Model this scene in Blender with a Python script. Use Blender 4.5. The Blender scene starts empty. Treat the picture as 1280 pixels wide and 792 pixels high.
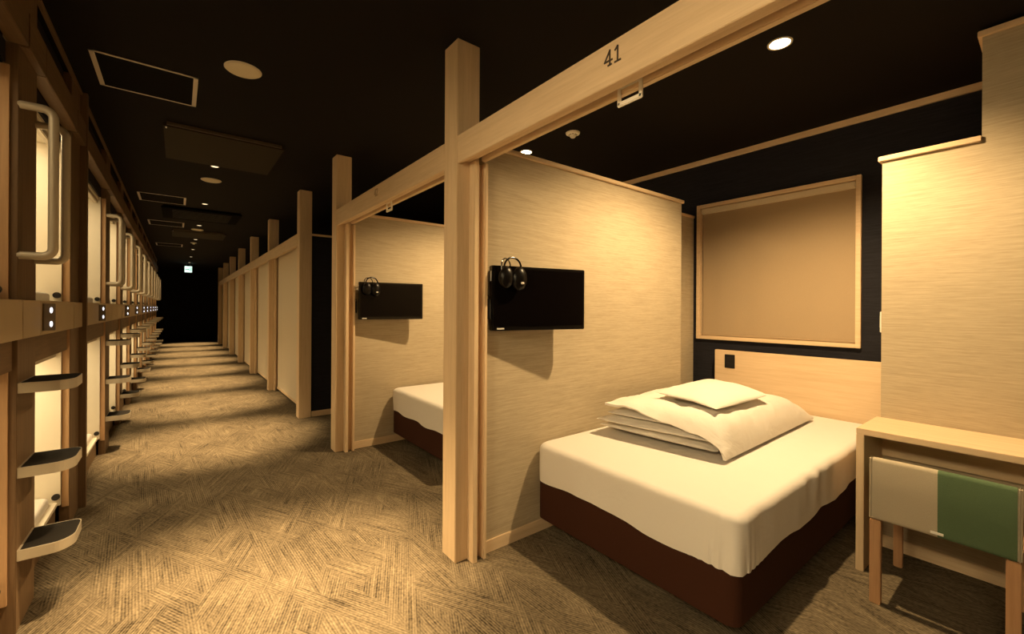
import bpy, bmesh, math, random
from mathutils import Vector, Matrix, noise
random.seed(7)
scene = bpy.context.scene
C = scene.collection
R = math.radians

# ------------------------------------------------------------------ materials
def new_mat(name):
    m = bpy.data.materials.new(name); m.use_nodes = True
    nt = m.node_tree; b = nt.nodes['Principled BSDF']
    return m, nt, b
def N(nt, t, **kw):
    n = nt.nodes.new(t)
    for k, v in kw.items():
        if k in n.inputs: n.inputs[k].default_value = v
        else: setattr(n, k, v)
    return n
def L(nt, a, b): nt.links.new(a, b)
def plain(name, col, rough=.6, metal=0., bump=0., bscale=200., spec=.5, var=.0, vscale=6.):
    m, nt, b = new_mat(name)
    b.inputs['Base Color'].default_value = (*col, 1); b.inputs['Roughness'].default_value = rough
    b.inputs['Metallic'].default_value = metal; b.inputs['Specular IOR Level'].default_value = spec
    tc = N(nt, 'ShaderNodeTexCoord')
    if var:
        n = N(nt, 'ShaderNodeTexNoise', Scale=vscale, Detail=4.); L(nt, tc.outputs['Object'], n.inputs['Vector'])
        r = N(nt, 'ShaderNodeMix', data_type='RGBA')
        r.inputs[6].default_value = (*[c*(1-var) for c in col], 1); r.inputs[7].default_value = (*[min(1, c*(1+var)) for c in col], 1)
        L(nt, n.outputs['Fac'], r.inputs[0]); L(nt, r.outputs[2], b.inputs['Base Color'])
    if bump:
        n = N(nt, 'ShaderNodeTexNoise', Scale=bscale, Detail=3.); L(nt, tc.outputs['Object'], n.inputs['Vector'])
        bp = N(nt, 'ShaderNodeBump', Strength=bump, Distance=.002); L(nt, n.outputs['Fac'], bp.inputs['Height']); L(nt, bp.outputs[0], b.inputs['Normal'])
    return m
def wood(name, c0, c1, axis='z', rough=.55):
    m, nt, b = new_mat(name)
    tc = N(nt, 'ShaderNodeTexCoord'); mp = N(nt, 'ShaderNodeMapping')
    s = {'x': (1.2, 26, 26), 'y': (26, 1.2, 26), 'z': (26, 26, 1.2)}[axis]
    mp.inputs['Scale'].default_value = s
    L(nt, tc.outputs['Object'], mp.inputs['Vector'])
    n = N(nt, 'ShaderNodeTexNoise', Scale=2.2, Detail=6., Roughness=.62, Distortion=.35); L(nt, mp.outputs[0], n.inputs['Vector'])
    n2 = N(nt, 'ShaderNodeTexNoise', Scale=9., Detail=3.); L(nt, mp.outputs[0], n2.inputs['Vector'])
    ad = N(nt, 'ShaderNodeMath', operation='MULTIPLY_ADD'); L(nt, n2.outputs['Fac'], ad.inputs[0]); ad.inputs[1].default_value = .35; L(nt, n.outputs['Fac'], ad.inputs[2])
    cr = N(nt, 'ShaderNodeValToRGB'); cr.color_ramp.elements[0].position = .38; cr.color_ramp.elements[1].position = .9
    cr.color_ramp.elements[0].color = (*c0, 1); cr.color_ramp.elements[1].color = (*c1, 1)
    L(nt, ad.outputs[0], cr.inputs[0]); L(nt, cr.outputs[0], b.inputs['Base Color'])
    b.inputs['Roughness'].default_value = rough; b.inputs['Specular IOR Level'].default_value = .3
    bp = N(nt, 'ShaderNodeBump', Strength=.05, Distance=.001); L(nt, ad.outputs[0], bp.inputs['Height']); L(nt, bp.outputs[0], b.inputs['Normal'])
    return m
def wallpaper(name, c0, c1):
    # fine woven paper with drawn-out horizontal streaks
    m, nt, b = new_mat(name)
    tc = N(nt, 'ShaderNodeTexCoord')
    mp = N(nt, 'ShaderNodeMapping'); mp.inputs['Scale'].default_value = (2.2, 2.2, 60)
    L(nt, tc.outputs['Object'], mp.inputs['Vector'])
    n = N(nt, 'ShaderNodeTexNoise', Scale=2.0, Detail=7., Roughness=.7); L(nt, mp.outputs[0], n.inputs['Vector'])
    mp2 = N(nt, 'ShaderNodeMapping'); mp2.inputs['Scale'].default_value = (9, 9, 260); L(nt, tc.outputs['Object'], mp2.inputs['Vector'])
    n2 = N(nt, 'ShaderNodeTexNoise', Scale=2.0, Detail=3.); L(nt, mp2.outputs[0], n2.inputs['Vector'])
    ad = N(nt, 'ShaderNodeMath', operation='MULTIPLY_ADD'); L(nt, n2.outputs['Fac'], ad.inputs[0]); ad.inputs[1].default_value = .5; L(nt, n.outputs['Fac'], ad.inputs[2])
    cr = N(nt, 'ShaderNodeValToRGB'); cr.color_ramp.elements[0].position = .5; cr.color_ramp.elements[1].position = 1.0
    cr.color_ramp.elements[0].color = (*c0, 1); cr.color_ramp.elements[1].color = (*c1, 1)
    L(nt, ad.outputs[0], cr.inputs[0]); L(nt, cr.outputs[0], b.inputs['Base Color'])
    b.inputs['Roughness'].default_value = .8; b.inputs['Specular IOR Level'].default_value = .2
    bp = N(nt, 'ShaderNodeBump', Strength=.15, Distance=.001); L(nt, ad.outputs[0], bp.inputs['Height']); L(nt, bp.outputs[0], b.inputs['Normal'])
    return m
def carpet(name):
    # fine ribs in three directions, running into one another in long soft-edged patches
    m, nt, b = new_mat(name)
    tc = N(nt, 'ShaderNodeTexCoord')
    sx = N(nt, 'ShaderNodeSeparateXYZ'); L(nt, tc.outputs['Object'], sx.inputs[0])
    def math_(op, x, y, z=None):
        n = N(nt, 'ShaderNodeMath', operation=op)
        for i, v in enumerate((x, y, z)):
            if v is None: continue
            if isinstance(v, (int, float)): n.inputs[i].default_value = v
            else: L(nt, v, n.inputs[i])
        return n.outputs[0]
    def direction(ang, seed):
        c, s_ = math.cos(ang), math.sin(ang)
        p = math_('ADD', math_('MULTIPLY', sx.outputs[0], c), math_('MULTIPLY', sx.outputs[1], s_))
        q = math_('SUBTRACT', math_('MULTIPLY', sx.outputs[1], c), math_('MULTIPLY', sx.outputs[0], s_))
        rib = math_('SINE', math_('MULTIPLY', p, 2*math.pi/.0115), 0.)
        def noise_(kp, kq, det, z):
            cx = N(nt, 'ShaderNodeCombineXYZ'); L(nt, math_('MULTIPLY', p, kp), cx.inputs[0]); L(nt, math_('MULTIPLY', q, kq), cx.inputs[1]); cx.inputs[2].default_value = seed+z
            n = N(nt, 'ShaderNodeTexNoise', Scale=1., Detail=det); L(nt, cx.outputs[0], n.inputs['Vector']); return n.outputs['Fac']
        strand = noise_(60., 3.0, 2., 0.)        # single strands lighter or darker
        dash = noise_(86., 60., 1., 7.)          # tufts breaking each rib into dashes
        mask = noise_(6.5, 1.7, 2., 13.)         # where this direction lies on top
        v = math_('MULTIPLY_ADD', rib, .085, math_('MULTIPLY_ADD', strand, .55, math_('MULTIPLY', dash, .45)))
        return v, mask
    v1, m1 = direction(.50, 1.); v2, m2 = direction(-.42, 30.); v3, m3 = direction(.06, 60.)
    def over(lo, hi, ma, mb):
        f = math_('MULTIPLY_ADD', math_('SUBTRACT', ma, mb), 9., .5)
        f.node.use_clamp = True
        mx = N(nt, 'ShaderNodeMix', data_type='FLOAT'); L(nt, f, mx.inputs[0]); L(nt, lo, mx.inputs[2]); L(nt, hi, mx.inputs[3])
        return mx.outputs[0]
    v = over(v1, v2, m2, m1); mm = math_('MAXIMUM', m1, m2); v = over(v, v3, m3, math_('ADD', mm, .02))
    big = N(nt, 'ShaderNodeTexNoise', Scale=2.4, Detail=4., Roughness=.6); L(nt, tc.outputs['Object'], big.inputs['Vector'])
    tot = math_('MULTIPLY_ADD', big.outputs['Fac'], .42, v)
    cr = N(nt, 'ShaderNodeValToRGB'); cr.color_ramp.elements[0].position = .46; cr.color_ramp.elements[1].position = .96
    cr.color_ramp.elements[0].color = CARPET0; cr.color_ramp.elements[1].color = CARPET1
    L(nt, tot, cr.inputs[0]); L(nt, cr.outputs[0], b.inputs['Base Color'])
    b.inputs['Roughness'].default_value = .95; b.inputs['Specular IOR Level'].default_value = .1
    bp = N(nt, 'ShaderNodeBump', Strength=.4, Distance=.004); L(nt, v, bp.inputs['Height']); L(nt, bp.outputs[0], b.inputs['Normal'])
    return m
def fabric(name, col, scale=500., bump=.25, rough=.9):
    m, nt, b = new_mat(name)
    b.inputs['Base Color'].default_value = (*col, 1); b.inputs['Roughness'].default_value = rough; b.inputs['Specular IOR Level'].default_value = .15
    tc = N(nt, 'ShaderNodeTexCoord')
    n = N(nt, 'ShaderNodeTexNoise', Scale=scale, Detail=2.); L(nt, tc.outputs['Object'], n.inputs['Vector'])
    mx = N(nt, 'ShaderNodeMix', data_type='RGBA'); mx.inputs[6].default_value = (*[c*.86 for c in col], 1); mx.inputs[7].default_value = (*[min(1, c*1.1) for c in col], 1)
    L(nt, n.outputs['Fac'], mx.inputs[0]); L(nt, mx.outputs[2], b.inputs['Base Color'])
    bp = N(nt, 'ShaderNodeBump', Strength=bump, Distance=.002); L(nt, n.outputs['Fac'], bp.inputs['Height']); L(nt, bp.outputs[0], b.inputs['Normal'])
    return m
def linen(name, col, strength=.5):
    m, nt, b = new_mat(name)
    b.inputs['Base Color'].default_value = (*col, 1); b.inputs['Roughness'].default_value = .85; b.inputs['Specular IOR Level'].default_value = .15
    tc = N(nt, 'ShaderNodeTexCoord')
    n = N(nt, 'ShaderNodeTexNoise', Scale=5., Detail=4., Distortion=1.2); L(nt, tc.outputs['Object'], n.inputs['Vector'])
    bp = N(nt, 'ShaderNodeBump', Strength=strength, Distance=.02); L(nt, n.outputs['Fac'], bp.inputs['Height']); L(nt, bp.outputs[0], b.inputs['Normal'])
    return m
def emit(name, col, s):
    m, nt, b = new_mat(name)
    b.inputs['Base Color'].default_value = (*[c*.5 for c in col], 1)
    b.inputs['Emission Color'].default_value = (*col, 1); b.inputs['Emission Strength'].default_value = s
    return m

CARPET0 = (.022, .0165, .0105, 1); CARPET1 = (.235, .186, .122, 1)
LAMP = (1.0, .685, .335)
M = {}
for ax in 'xyz':
    M['wood_'+ax] = wood('pale_timber_'+ax, (.60, .44, .27), (.73, .56, .37), ax)
    M['bank_'+ax] = wood('brown_timber_'+ax, (.12, .072, .037), (.205, .13, .07), ax)
M['jamb'] = wood('orange_timber', (.44, .27, .145), (.56, .36, .20), 'z')
M['chairwood'] = wood('beech_timber', (.40, .215, .105), (.53, .31, .165), 'z')
M['paper'] = wallpaper('khaki_wallpaper', (.36, .295, .20), (.54, .455, .325))
M['darkpaper'] = wallpaper('black_wallpaper', (.006, .006, .009), (.02, .02, .028))
M['ceil'] = plain('black_ceiling_paint', (.0046, .0027, .0016), .9, var=.2, spec=.2)
M['endwall'] = plain('black_wall_paint', (.012, .010, .008), .8, var=.3, spec=.2)
M['carpet'] = carpet('brown_ribbed_carpet')
M['sheet'] = linen('white_sheet', (.74, .705, .66), .18)
M['duvet'] = linen('white_duvet_cover', (.77, .735, .68), .5)
M['bedbase'] = fabric('maroon_bed_cloth', (.044, .015, .008), 350., .2)
M['legs'] = plain('black_plastic', (.01, .01, .01), .5)
M['blind'] = fabric('beige_blind_cloth', (.38, .285, .18), 320., .12)
M['screencloth'] = fabric('pale_screen_cloth', (.66, .57, .43), 320., .12)
M['black'] = plain('gloss_black_plastic', (.006, .005, .005), .25, spec=.4)
M['blackmatt'] = plain('matt_black_plastic', (.010, .009, .009), .5)
M['tvglass'] = plain('dark_screen_glass', (.003, .002, .002), .2, spec=.12)
M['cup'] = plain('satin_black_plastic', (.004, .003, .003), .32, spec=.22)
M['white'] = plain('white_plastic', (.80, .77, .70), .4)
M['cream'] = plain('cream_shell_plastic', (.80, .74, .62), .55, var=.04)
M['alu'] = plain('brushed_aluminium', (.47, .415, .325), .4, metal=.35, bump=.05, bscale=60.)
M['rail'] = plain('satin_painted_rail', (.56, .50, .40), .38, metal=.2)
M['tread'] = plain('dark_rubber_tread', (.012, .010, .008), .9, bump=.3, spec=.2)
M['band'] = plain('brushed_fascia', (.62, .51, .35), .6, metal=0, var=.05)
M['plate'] = plain('brown_switch_plate', (.20, .165, .13), .45)
M['led'] = emit('switch_light', (.9, .92, 1.0), 2.2)
M['lens'] = emit('lamp_lens', (1.0, .80, .45), 45.)
M['cor_lens'] = emit('corridor_lamp_lens', (1.0, .80, .5), 1.6)
M['trim'] = plain('white_lamp_trim', (.62, .56, .45), .5)
M['panelframe'] = plain('aluminium_hatch_frame', (.62, .55, .46), .5, metal=.1)
M['hatch'] = plain('black_hatch_board', (.004, .003, .002), .9, spec=.1)
M['ac'] = plain('brown_black_unit_panel', (.026, .018, .009), .7, spec=.15)
M['acblack'] = plain('black_unit_grille', (.002, .0015, .001), .9, spec=.05)
M['acedge'] = plain('unit_panel_edge', (.07, .05, .03), .6)
M['disc'] = plain('cream_disc', (.66, .58, .42), .7)
M['beige'] = fabric('oat_upholstery', (.46, .40, .30), 420., .4)
M['green'] = fabric('green_upholstery', (.095, .148, .080), 420., .4)
M['ink'] = plain('dark_number_paint', (.06, .04, .025), .6)
M['ink2'] = plain('engraved_number_paint', (.30, .20, .11), .6)
M['exitwhite'] = emit('exit_sign_white', (.70, 1.0, .86), 1.5)
M['exitgreen'] = emit('exit_sign_green', (.0, .32, .16), .8)
M['socket'] = plain('black_socket_plate', (.004, .004, .004), .5)
M['badge'] = plain('silver_badge', (.75, .72, .66), .3)

# ------------------------------------------------------------------ mesh helpers
def bmnew(): return bmesh.new()
def box(bm, x0, x1, y0, y1, z0, z1, bev=0., seg=2):
    r = bmesh.ops.create_cube(bm, size=1.0)
    vs = r['verts']
    for v in vs:
        v.co = Vector(((x0+x1)/2+v.co.x*(x1-x0), (y0+y1)/2+v.co.y*(y1-y0), (z0+z1)/2+v.co.z*(z1-z0)))
    if bev:
        es = list({e for v in vs for e in v.link_edges})
        bmesh.ops.bevel(bm, geom=es, offset=bev, segments=seg, affect='EDGES', clamp_overlap=True)
    return bm
def B(x0, x1, y0, y1, z0, z1, bev=0., seg=2): return box(bmnew(), x0, x1, y0, y1, z0, z1, bev, seg)
def cyl(bm, p0, p1, r, n=20, r2=None):
    p0, p1 = Vector(p0), Vector(p1); d = p1-p0
    q = d.to_track_quat('Z', 'Y').to_matrix().to_4x4()
    bmesh.ops.create_cone(bm, cap_ends=True, segments=n, radius1=r, radius2=r if r2 is None else r2, depth=d.length,
                          matrix=Matrix.Translation((p0+p1)/2) @ q)
    return bm
def tube(bm, pts, r, n=12):
    pts = [Vector(p) for p in pts]; rings = []
    up = Vector((0, 0, 1)); prev = None
    for i, p in enumerate(pts):
        t = (pts[min(i+1, len(pts)-1)]-pts[max(i-1, 0)]).normalized()
        if prev is None:
            a = t.cross(up)
            if a.length < 1e-3: a = t.cross(Vector((1, 0, 0)))
        else: a = prev - t*prev.dot(t)
        a.normalize(); prev = a; b = t.cross(a)
        rings.append([bm.verts.new(p+(a*math.cos(2*math.pi*k/n)+b*math.sin(2*math.pi*k/n))*r) for k in range(n)])
    for q in range(len(rings)-1):
        for k in range(n):
            bm.faces.new((rings[q][k], rings[q][(k+1) % n], rings[q+1][(k+1) % n], rings[q+1][k]))
    bm.faces.new(rings[0][::-1]); bm.faces.new(rings[-1])
    return bm
def prism(bm, poly, z0, z1):
    """closed plan outline raised from z0 to z1"""
    lo = [bm.verts.new((x, y, z0)) for x, y in poly]; hi = [bm.verts.new((x, y, z1)) for x, y in poly]
    n = len(poly)
    bm.faces.new(lo[::-1]); bm.faces.new(hi)
    for i in range(n): bm.faces.new((lo[i], lo[(i+1) % n], hi[(i+1) % n], hi[i]))
    bmesh.ops.recalc_face_normals(bm, faces=bm.faces)
    return bm
def lathe(bm, prof, c, n=32):
    """(radius, z) profile turned about a vertical axis through c"""
    rings = []
    for r, z in prof:
        if r < 1e-5: rings.append([bm.verts.new((c[0], c[1], z))])
        else: rings.append([bm.verts.new((c[0]+r*math.cos(2*math.pi*k/n), c[1]+r*math.sin(2*math.pi*k/n), z)) for k in range(n)])
    for a, b in zip(rings, rings[1:]):
        for k in range(n):
            if len(a) == 1 and len(b) == 1: continue
            if len(a) == 1: bm.faces.new((a[0], b[k], b[(k+1) % n]))
            elif len(b) == 1: bm.faces.new((a[k], a[(k+1) % n], b[0]))
            else: bm.faces.new((a[k], a[(k+1) % n], b[(k+1) % n], b[k]))
    bmesh.ops.recalc_face_normals(bm, faces=bm.faces)
    return bm
def build(name, bm, mat, root=None, parent=None, smooth=False):
    """link as one mesh object; root gives the origin the coordinates are measured from"""
    if root is not None and root.get('_o') is not None:
        bmesh.ops.translate(bm, verts=bm.verts, vec=-Vector(root['_o']))
    me = bpy.data.meshes.new(name); bm.to_mesh(me); bm.free(); me.materials.append(mat)
    if smooth:
        for p in me.polygons: p.use_smooth = True
        try: me.set_sharp_from_angle(angle=R(38))
        except Exception: pass
    o = bpy.data.objects.new(name, me); C.objects.link(o)
    p = parent or root
    if p is not None: o.parent = p
    return o
def tag(o, label, cat, group=None):
    o['label'] = label; o['category'] = cat; o['kind'] = 'thing'
    if group: o['group'] = group
    return o
ROOTS = []
def thing(name, label, cat, loc=(0, 0, 0), group=None, rotz=0.):
    o = bpy.data.objects.new(name, None); C.objects.link(o); o.empty_display_size = .1
    o.location = loc; o.rotation_euler = (0, 0, rotz); o['_o'] = list(loc) if not rotz else None
    if rotz: del o['_o']
    ROOTS.append(o)
    return tag(o, label, cat, group)
def struct(name, bm, mat, smooth=False):
    o = build(name, bm, mat, smooth=smooth); o['kind'] = 'structure'; return o
def lamp(name, kind, loc, energy, root=None, rot=(0, 0, 0), size=.05, cone=120., blend=.5, col=LAMP, sizey=None):
    d = bpy.data.lights.new(name, kind); d.energy = energy; d.color = col
    if kind == 'SPOT': d.spot_size = R(cone); d.spot_blend = blend; d.shadow_soft_size = size
    elif kind == 'AREA':
        d.size = size
        if sizey: d.shape = 'RECTANGLE'; d.size_y = sizey
    else: d.shadow_soft_size = size
    o = bpy.data.objects.new(name, d); C.objects.link(o); o.rotation_euler = rot
    if root is not None: o.parent = root; o.location = Vector(loc)-Vector(root['_o'])
    else: o.location = loc
    return o

NEAR_FILL_W = 54  # power of the fill lamps added in the unseen capsules by the camera
H = 2.78                      # ceiling height
XW, XP, XB = 3.96, 1.16, -.52  # window wall, post line, capsule bank front
Y1, Y0 = 21.4, -2.4

# ------------------------------------------------------------------ setting
struct('floor', B(-2.7, XW+.12, Y0-.1, Y1+.1, -.06, 0), M['carpet'])
struct('ceiling', B(-2.7, XW+.12, Y0-.1, Y1+.1, H, H+.06), M['ceil'])
struct('wall_far', B(-2.7, XW+.12, Y1, Y1+.1, 0, H), M['endwall'])
struct('wall_back', B(-2.7, XW+.12, Y0-.1, Y0, 0, H), M['endwall'])
struct('wall_left', B(-2.7, -2.6, Y0, Y1, 0, H), M['endwall'])
# right wall with the window hole
WY0, WY1, WZ0, WZ1 = .90, 2.155, 1.075, 2.345
bm = bmnew()
box(bm, XW, XW+.12, Y0, WY0, 0, H); box(bm, XW, XW+.12, WY1, Y1, 0, H)
box(bm, XW, XW+.12, WY0, WY1, 0, WZ0); box(bm, XW, XW+.12, WY0, WY1, WZ1, H)
struct('wall_right', bm, M['darkpaper'])
struct('trim_1', B(XW-.022, XW, Y0, Y1, H-.045, H), M['wood_y'])
# window: timber casing, panes behind the drawn blind
w = build('window_1', B(XW+.085, XW+.10, WY0+.03, WY1-.03, WZ0+.03, WZ1-.03), M['tvglass']); w['kind'] = 'structure'
bm = bmnew(); t = .032
box(bm, XW-.03, XW+.10, WY0-t+.03, WY0+.03, WZ0-t+.03, WZ1+t-.03, .003)
box(bm, XW-.03, XW+.10, WY1-.03, WY1+t-.03, WZ0-t+.03, WZ1+t-.03, .003)
box(bm, XW-.03, XW+.10, WY0+.03, WY1-.03, WZ1-.03, WZ1+t-.03, .003)
box(bm, XW-.03, XW+.10, WY0+.03, WY1-.03, WZ0-t+.03, WZ0+.03, .003)
build('window_frame', bm, M['wood_y'], parent=w)
# blind in the window
bl = thing('roller_blind', 'beige roller blind drawn down inside the framed window above the bed', 'blind', (XW+.02, 1.53, WZ1-.06))
build('head_box', B(XW-.012, XW+.045, WY0+.034, WY1-.034, WZ1-.085, WZ1-.036, .006), M['screencloth'], bl)
bm = bmnew(); n = 24
for i in range(n):
    y0 = WY0+.04+(WY1-WY0-.08)*i/n; y1 = WY0+.04+(WY1-WY0-.08)*(i+1)/n
    f0 = .0022*math.sin(i*.9)+.0015*math.sin(i*2.1); f1 = .0022*math.sin((i+1)*.9)+.0015*math.sin((i+1)*2.1)
    a = [bm.verts.new((XW+.018+f, y, z)) for (f, y, z) in ((f0, y0, WZ0+.05), (f1, y1, WZ0+.05), (f1, y1, WZ1-.08), (f0, y0, WZ1-.08))]
    bm.faces.new(a)
bmesh.ops.remove_doubles(bm, verts=bm.verts, dist=1e-5)
bmesh.ops.solidify(bm, geom=bm.faces[:], thickness=.0015)
build('cloth', bm, M['blind'], bl, smooth=True)
build('bottom_bar', B(XW+.008, XW+.028, WY0+.038, WY1-.038, WZ0+.032, WZ0+.056, .004), M['blind'], bl)

# ------------------------------------------------------------------ posts, header beams, roll-up screens
PY = [-.372, 1.963, 4.155] + [5.68+2.2*k for k in range(7)]
PL = ['pale timber post at the near end of the number 41 beam, beside the camera',
      'tall pale timber post at the foot of the number 41 cubicle, nearest and largest',
      'pale timber post at the end of the number 42 beam beside the dark passage',
      'pale timber post just beyond the dark passage, first of the closed row',
      'pale timber post second along the closed row past the dark passage',
      'pale timber post third along the closed row past the dark passage',
      'pale timber post fourth along the closed row past the dark passage',
      'pale timber post fifth along the closed row past the dark passage',
      'pale timber post sixth along the closed row, next to last before the far wall',
      'pale timber post last in the closed row, against the far dark wall']
for y, lb in zip(PY, PL):
    tag(build('timber_post', B(XP, XP+.14, y, y+.14, 0, H, .003), M['wood_z']), lb, 'post', 'pale timber corridor posts')

def stroke(bm, pts, w, x, th=.0025):
    """flat lettering strokes on a face that looks towards -x; pts in (along -y, z)"""
    for (a0, b0), (a1, b1) in zip(pts, pts[1:]):
        d = Vector((a1-a0, b1-b0)); l = d.length; d /= l; nrm = Vector((-d.y, d.x))*w/2
        e = d*w*.35
        q = [Vector((a0, b0))-e+nrm, Vector((a1, b1))+e+nrm, Vector((a1, b1))+e-nrm, Vector((a0, b0))-e-nrm]
        lo = [bm.verts.new((x, -v.x, v.y)) for v in q]; hi = [bm.verts.new((x-th, -v.x, v.y)) for v in q]
        bm.faces.new(lo); bm.faces.new(hi[::-1])
        for i in range(4): bm.faces.new((lo[i], lo[(i+1) % 4], hi[(i+1) % 4], hi[i]))
    bmesh.ops.recalc_face_normals(bm, faces=bm.faces)
DIG = {'4': [[(.62, 0), (.62, 1), (.0, .30), (.88, .30)], [(.42, 0), (.80, 0)]],
       '1': [[(.12, .80), (.42, 1), (.42, 0)], [(.10, 0), (.74, 0)]],
       '2': [[(.02, .80), (.12, .95), (.32, 1), (.54, .95), (.62, .78), (.56, .58), (.02, 0), (.66, 0)]]}
def number(txt, y, z, h, x):
    bm = bmnew(); a = -y
    for ch in txt:
        for s in DIG[ch]: stroke(bm, [(a+p*h*.72, z+q*h) for p, q in s], h*.11, x)
        a += h*.80
    return bm
def header(y0, y1, label, num=None):
    t = thing('header_beam', label, 'beam', (XP, y0, 2.116), 'header beams between the posts')
    bm = bmnew()
    box(bm, XP, XP+.022, y0, y1, 2.116, 2.262, .002); box(bm, XP+.022, XP+.14, y0, y1, 2.236, 2.262)
    build('fascia_board', bm, M['wood_y'], t)
    if num: build('number', number(*num[:4], XP), num[4], t)
    return t
header(-.23, 1.963, 'long pale timber beam carrying the number 41 over the nearest cubicle', ('41', .972, 2.184, .050, M['ink']))
header(2.103, 4.155, 'pale timber beam carrying the number 42 over the second cubicle', ('42', 3.17, 2.184, .050, M['ink2']))
HL = ['first', 'second', 'third', 'fourth', 'fifth', 'sixth']
for k in range(6):
    header(PY[3+k]+.14, PY[4+k], 'pale timber beam over the %s closed screen past the dark passage' % HL[k])

def screen(y0, y1, label, handle_y=None, down=None):
    """roll-up cubicle screen behind the header beam between two posts"""
    t = thing('roller_screen', label, 'roller screen', (XP+.07, y0, 2.2), 'roll-up cubicle screens')
    bm = bmnew(); cyl(bm, (XP+.066, y0+.004, 2.176), (XP+.066, y1-.004, 2.176), .040, 28)
    build('roll', bm, M['wood_y'], t, smooth=True)
    zb = 2.133 if down is None else down
    build('bottom_bar', B(XP+.112, XP+.138, y0+.045, y1-.062, zb, zb+.07 if down is None else zb+.03, .003), M['wood_y'], t)
    if down is not None:
        build('cloth', B(XP+.1215, XP+.1245, y0+.045, y1-.062, down+.028, 2.18), M['screencloth'], t)
    # guide rail at the far post: jamb strip, slot and inner strip
    for nm, ya, yb in (('guide_rail', y1-.058, y1-.001), ('guide_rail', y0+.001, y0+.04)):
        bm = bmnew()
        box(bm, XP+.074, XP+.102, ya, yb, 0, 2.132, .0015); box(bm, XP+.128+.014, XP+.146+.014, ya, yb, 0, 2.132, .0015)
        yy = (yb-.012, yb) if yb > (y0+y1)/2 else (ya, ya+.012)
        box(bm, XP+.102, XP+.142, yy[0], yy[1], 0, 2.132)
        build(nm, bm, M['wood_z'], t)
    if handle_y is not None:
        hy = handle_y; x = XP+.122
        bm = bmnew()
        box(bm, x-.016, x+.010, hy-.046, hy+.046, 2.150, 2.186, .002)
        for s in (-1, 1): box(bm, x-.016, x-.006, hy+s*.046-.007, hy+s*.046+.007, 2.092, 2.186, .002)
        box(bm, x-.016, x-.006, hy-.053, hy+.053, 2.088, 2.106, .003)
        for s in (-1, 1): box(bm, x-.020, x-.006, hy+s*.03-.006, hy+s*.03+.006, 2.178, 2.194, .002)
        h = build('pull_handle', bm, M['white'], t); h['label'] = 'white loop pull handle'
    return t
screen(-.23, 1.963, 'rolled up timber-toned screen behind the number 41 beam, white pull handle hanging below', .950)
screen(2.103, 4.155, 'rolled up timber-toned screen behind the number 42 beam, small white pull handle', 3.16)
for k in range(6):
    screen(PY[3+k]+.14, PY[4+k], 'pale cloth screen pulled down to the carpet, %s past the dark passage' % HL[k], down=.035)

# ------------------------------------------------------------------ partitions
def skirting(bm, x0, x1, y0, y1): return box(bm, x0, x1, y0, y1, 0, .068, .002)
p = thing('cubicle_partition', 'khaki papered partition between cubicles 41 and 42 behind the near television', 'partition', (XP+.14, 2.0, 0))
build('panel', B(XP+.163, 3.316, 1.952, 2.05, 0, 2.236), M['paper'], p)
build('cap_rail', B(XP+.163, 3.335, 1.936, 2.064, 2.236, 2.262, .003), M['wood_x'], p)
build('baseboard', skirting(bmnew(), XP+.163, 3.316, 1.940, 1.952), M['wood_x'], p)
bm = bmnew(); box(bm, 3.25, 3.312, 2.05, 2.20, 0, 2.236); box(bm, 3.25, XW, 2.20, 2.27, 0, 2.236)
build('return_panel', bm, M['paper'], p)
bm = bmnew(); box(bm, 3.24, XW-.001, 2.19, 2.28, 2.236, 2.262, .003)
build('return_cap_rail', bm, M['wood_x'], p)
p = thing('cubicle_partition', 'khaki papered partition of cubicle 42 behind the farther television', 'partition', (XP+.14, 4.2, 0))
build('panel', B(XP+.163, XW-.001, 4.157, 4.28, 0, 2.236), M['paper'], p)
build('cap_rail', B(XP+.163, XW-.001, 4.141, 4.296, 2.236, 2.262, .003), M['wood_x'], p)
build('baseboard', skirting(bmnew(), XP+.163, XW-.001, 4.145, 4.157), M['wood_x'], p)
p = thing('cubicle_partition', 'black papered partition closing the side of the dark passage', 'partition', (XP+.14, 5.74, 0))
build('panel', B(XP+.142, XW-.001, 5.70, 5.80, 0, 2.236), M['darkpaper'], p)
build('cap_rail', B(XP+.142, XW-.001, 5.686, 5.814, 2.236, 2.262, .003), M['wood_x'], p)
build('baseboard', skirting(bmnew(), XP+.148, XW-.001, 5.688, 5.70), M['wood_x'], p)
p = thing('cubicle_partition', 'stepped khaki papered partition behind the desk and green chair', 'partition', (3.2, .2, 0))
bm = bmnew(); box(bm, 3.2, XW, .247, .635, 0, 2.208); box(bm, 3.2, XW, -.9, .247, 0, 2.735)
build('panel', bm, M['paper'], p)
bm = bmnew(); box(bm, 3.184, XW, .247, .651, 2.208, 2.237, .003)
build('cap_rail', bm, M['wood_y'], p)
build('top_rail', B(3.184, XW-.024, -.9, .263, 2.735, 2.764, .003), M['wood_y'], p)
build('baseboard', skirting(bmnew(), 3.188, 3.2, -.9, .635), M['wood_y'], p)
ws = thing('wall_switch', 'small white switch on the side edge of the stepped partition', 'switch', (3.24, .635, 1.28))
build('plate', B(3.205, 3.275, .636, .643, 1.225, 1.345, .002), M['white'], ws)
build('rocker', B(3.222, 3.258, .643, .647, 1.25, 1.32, .002), M['white'], ws)

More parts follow.
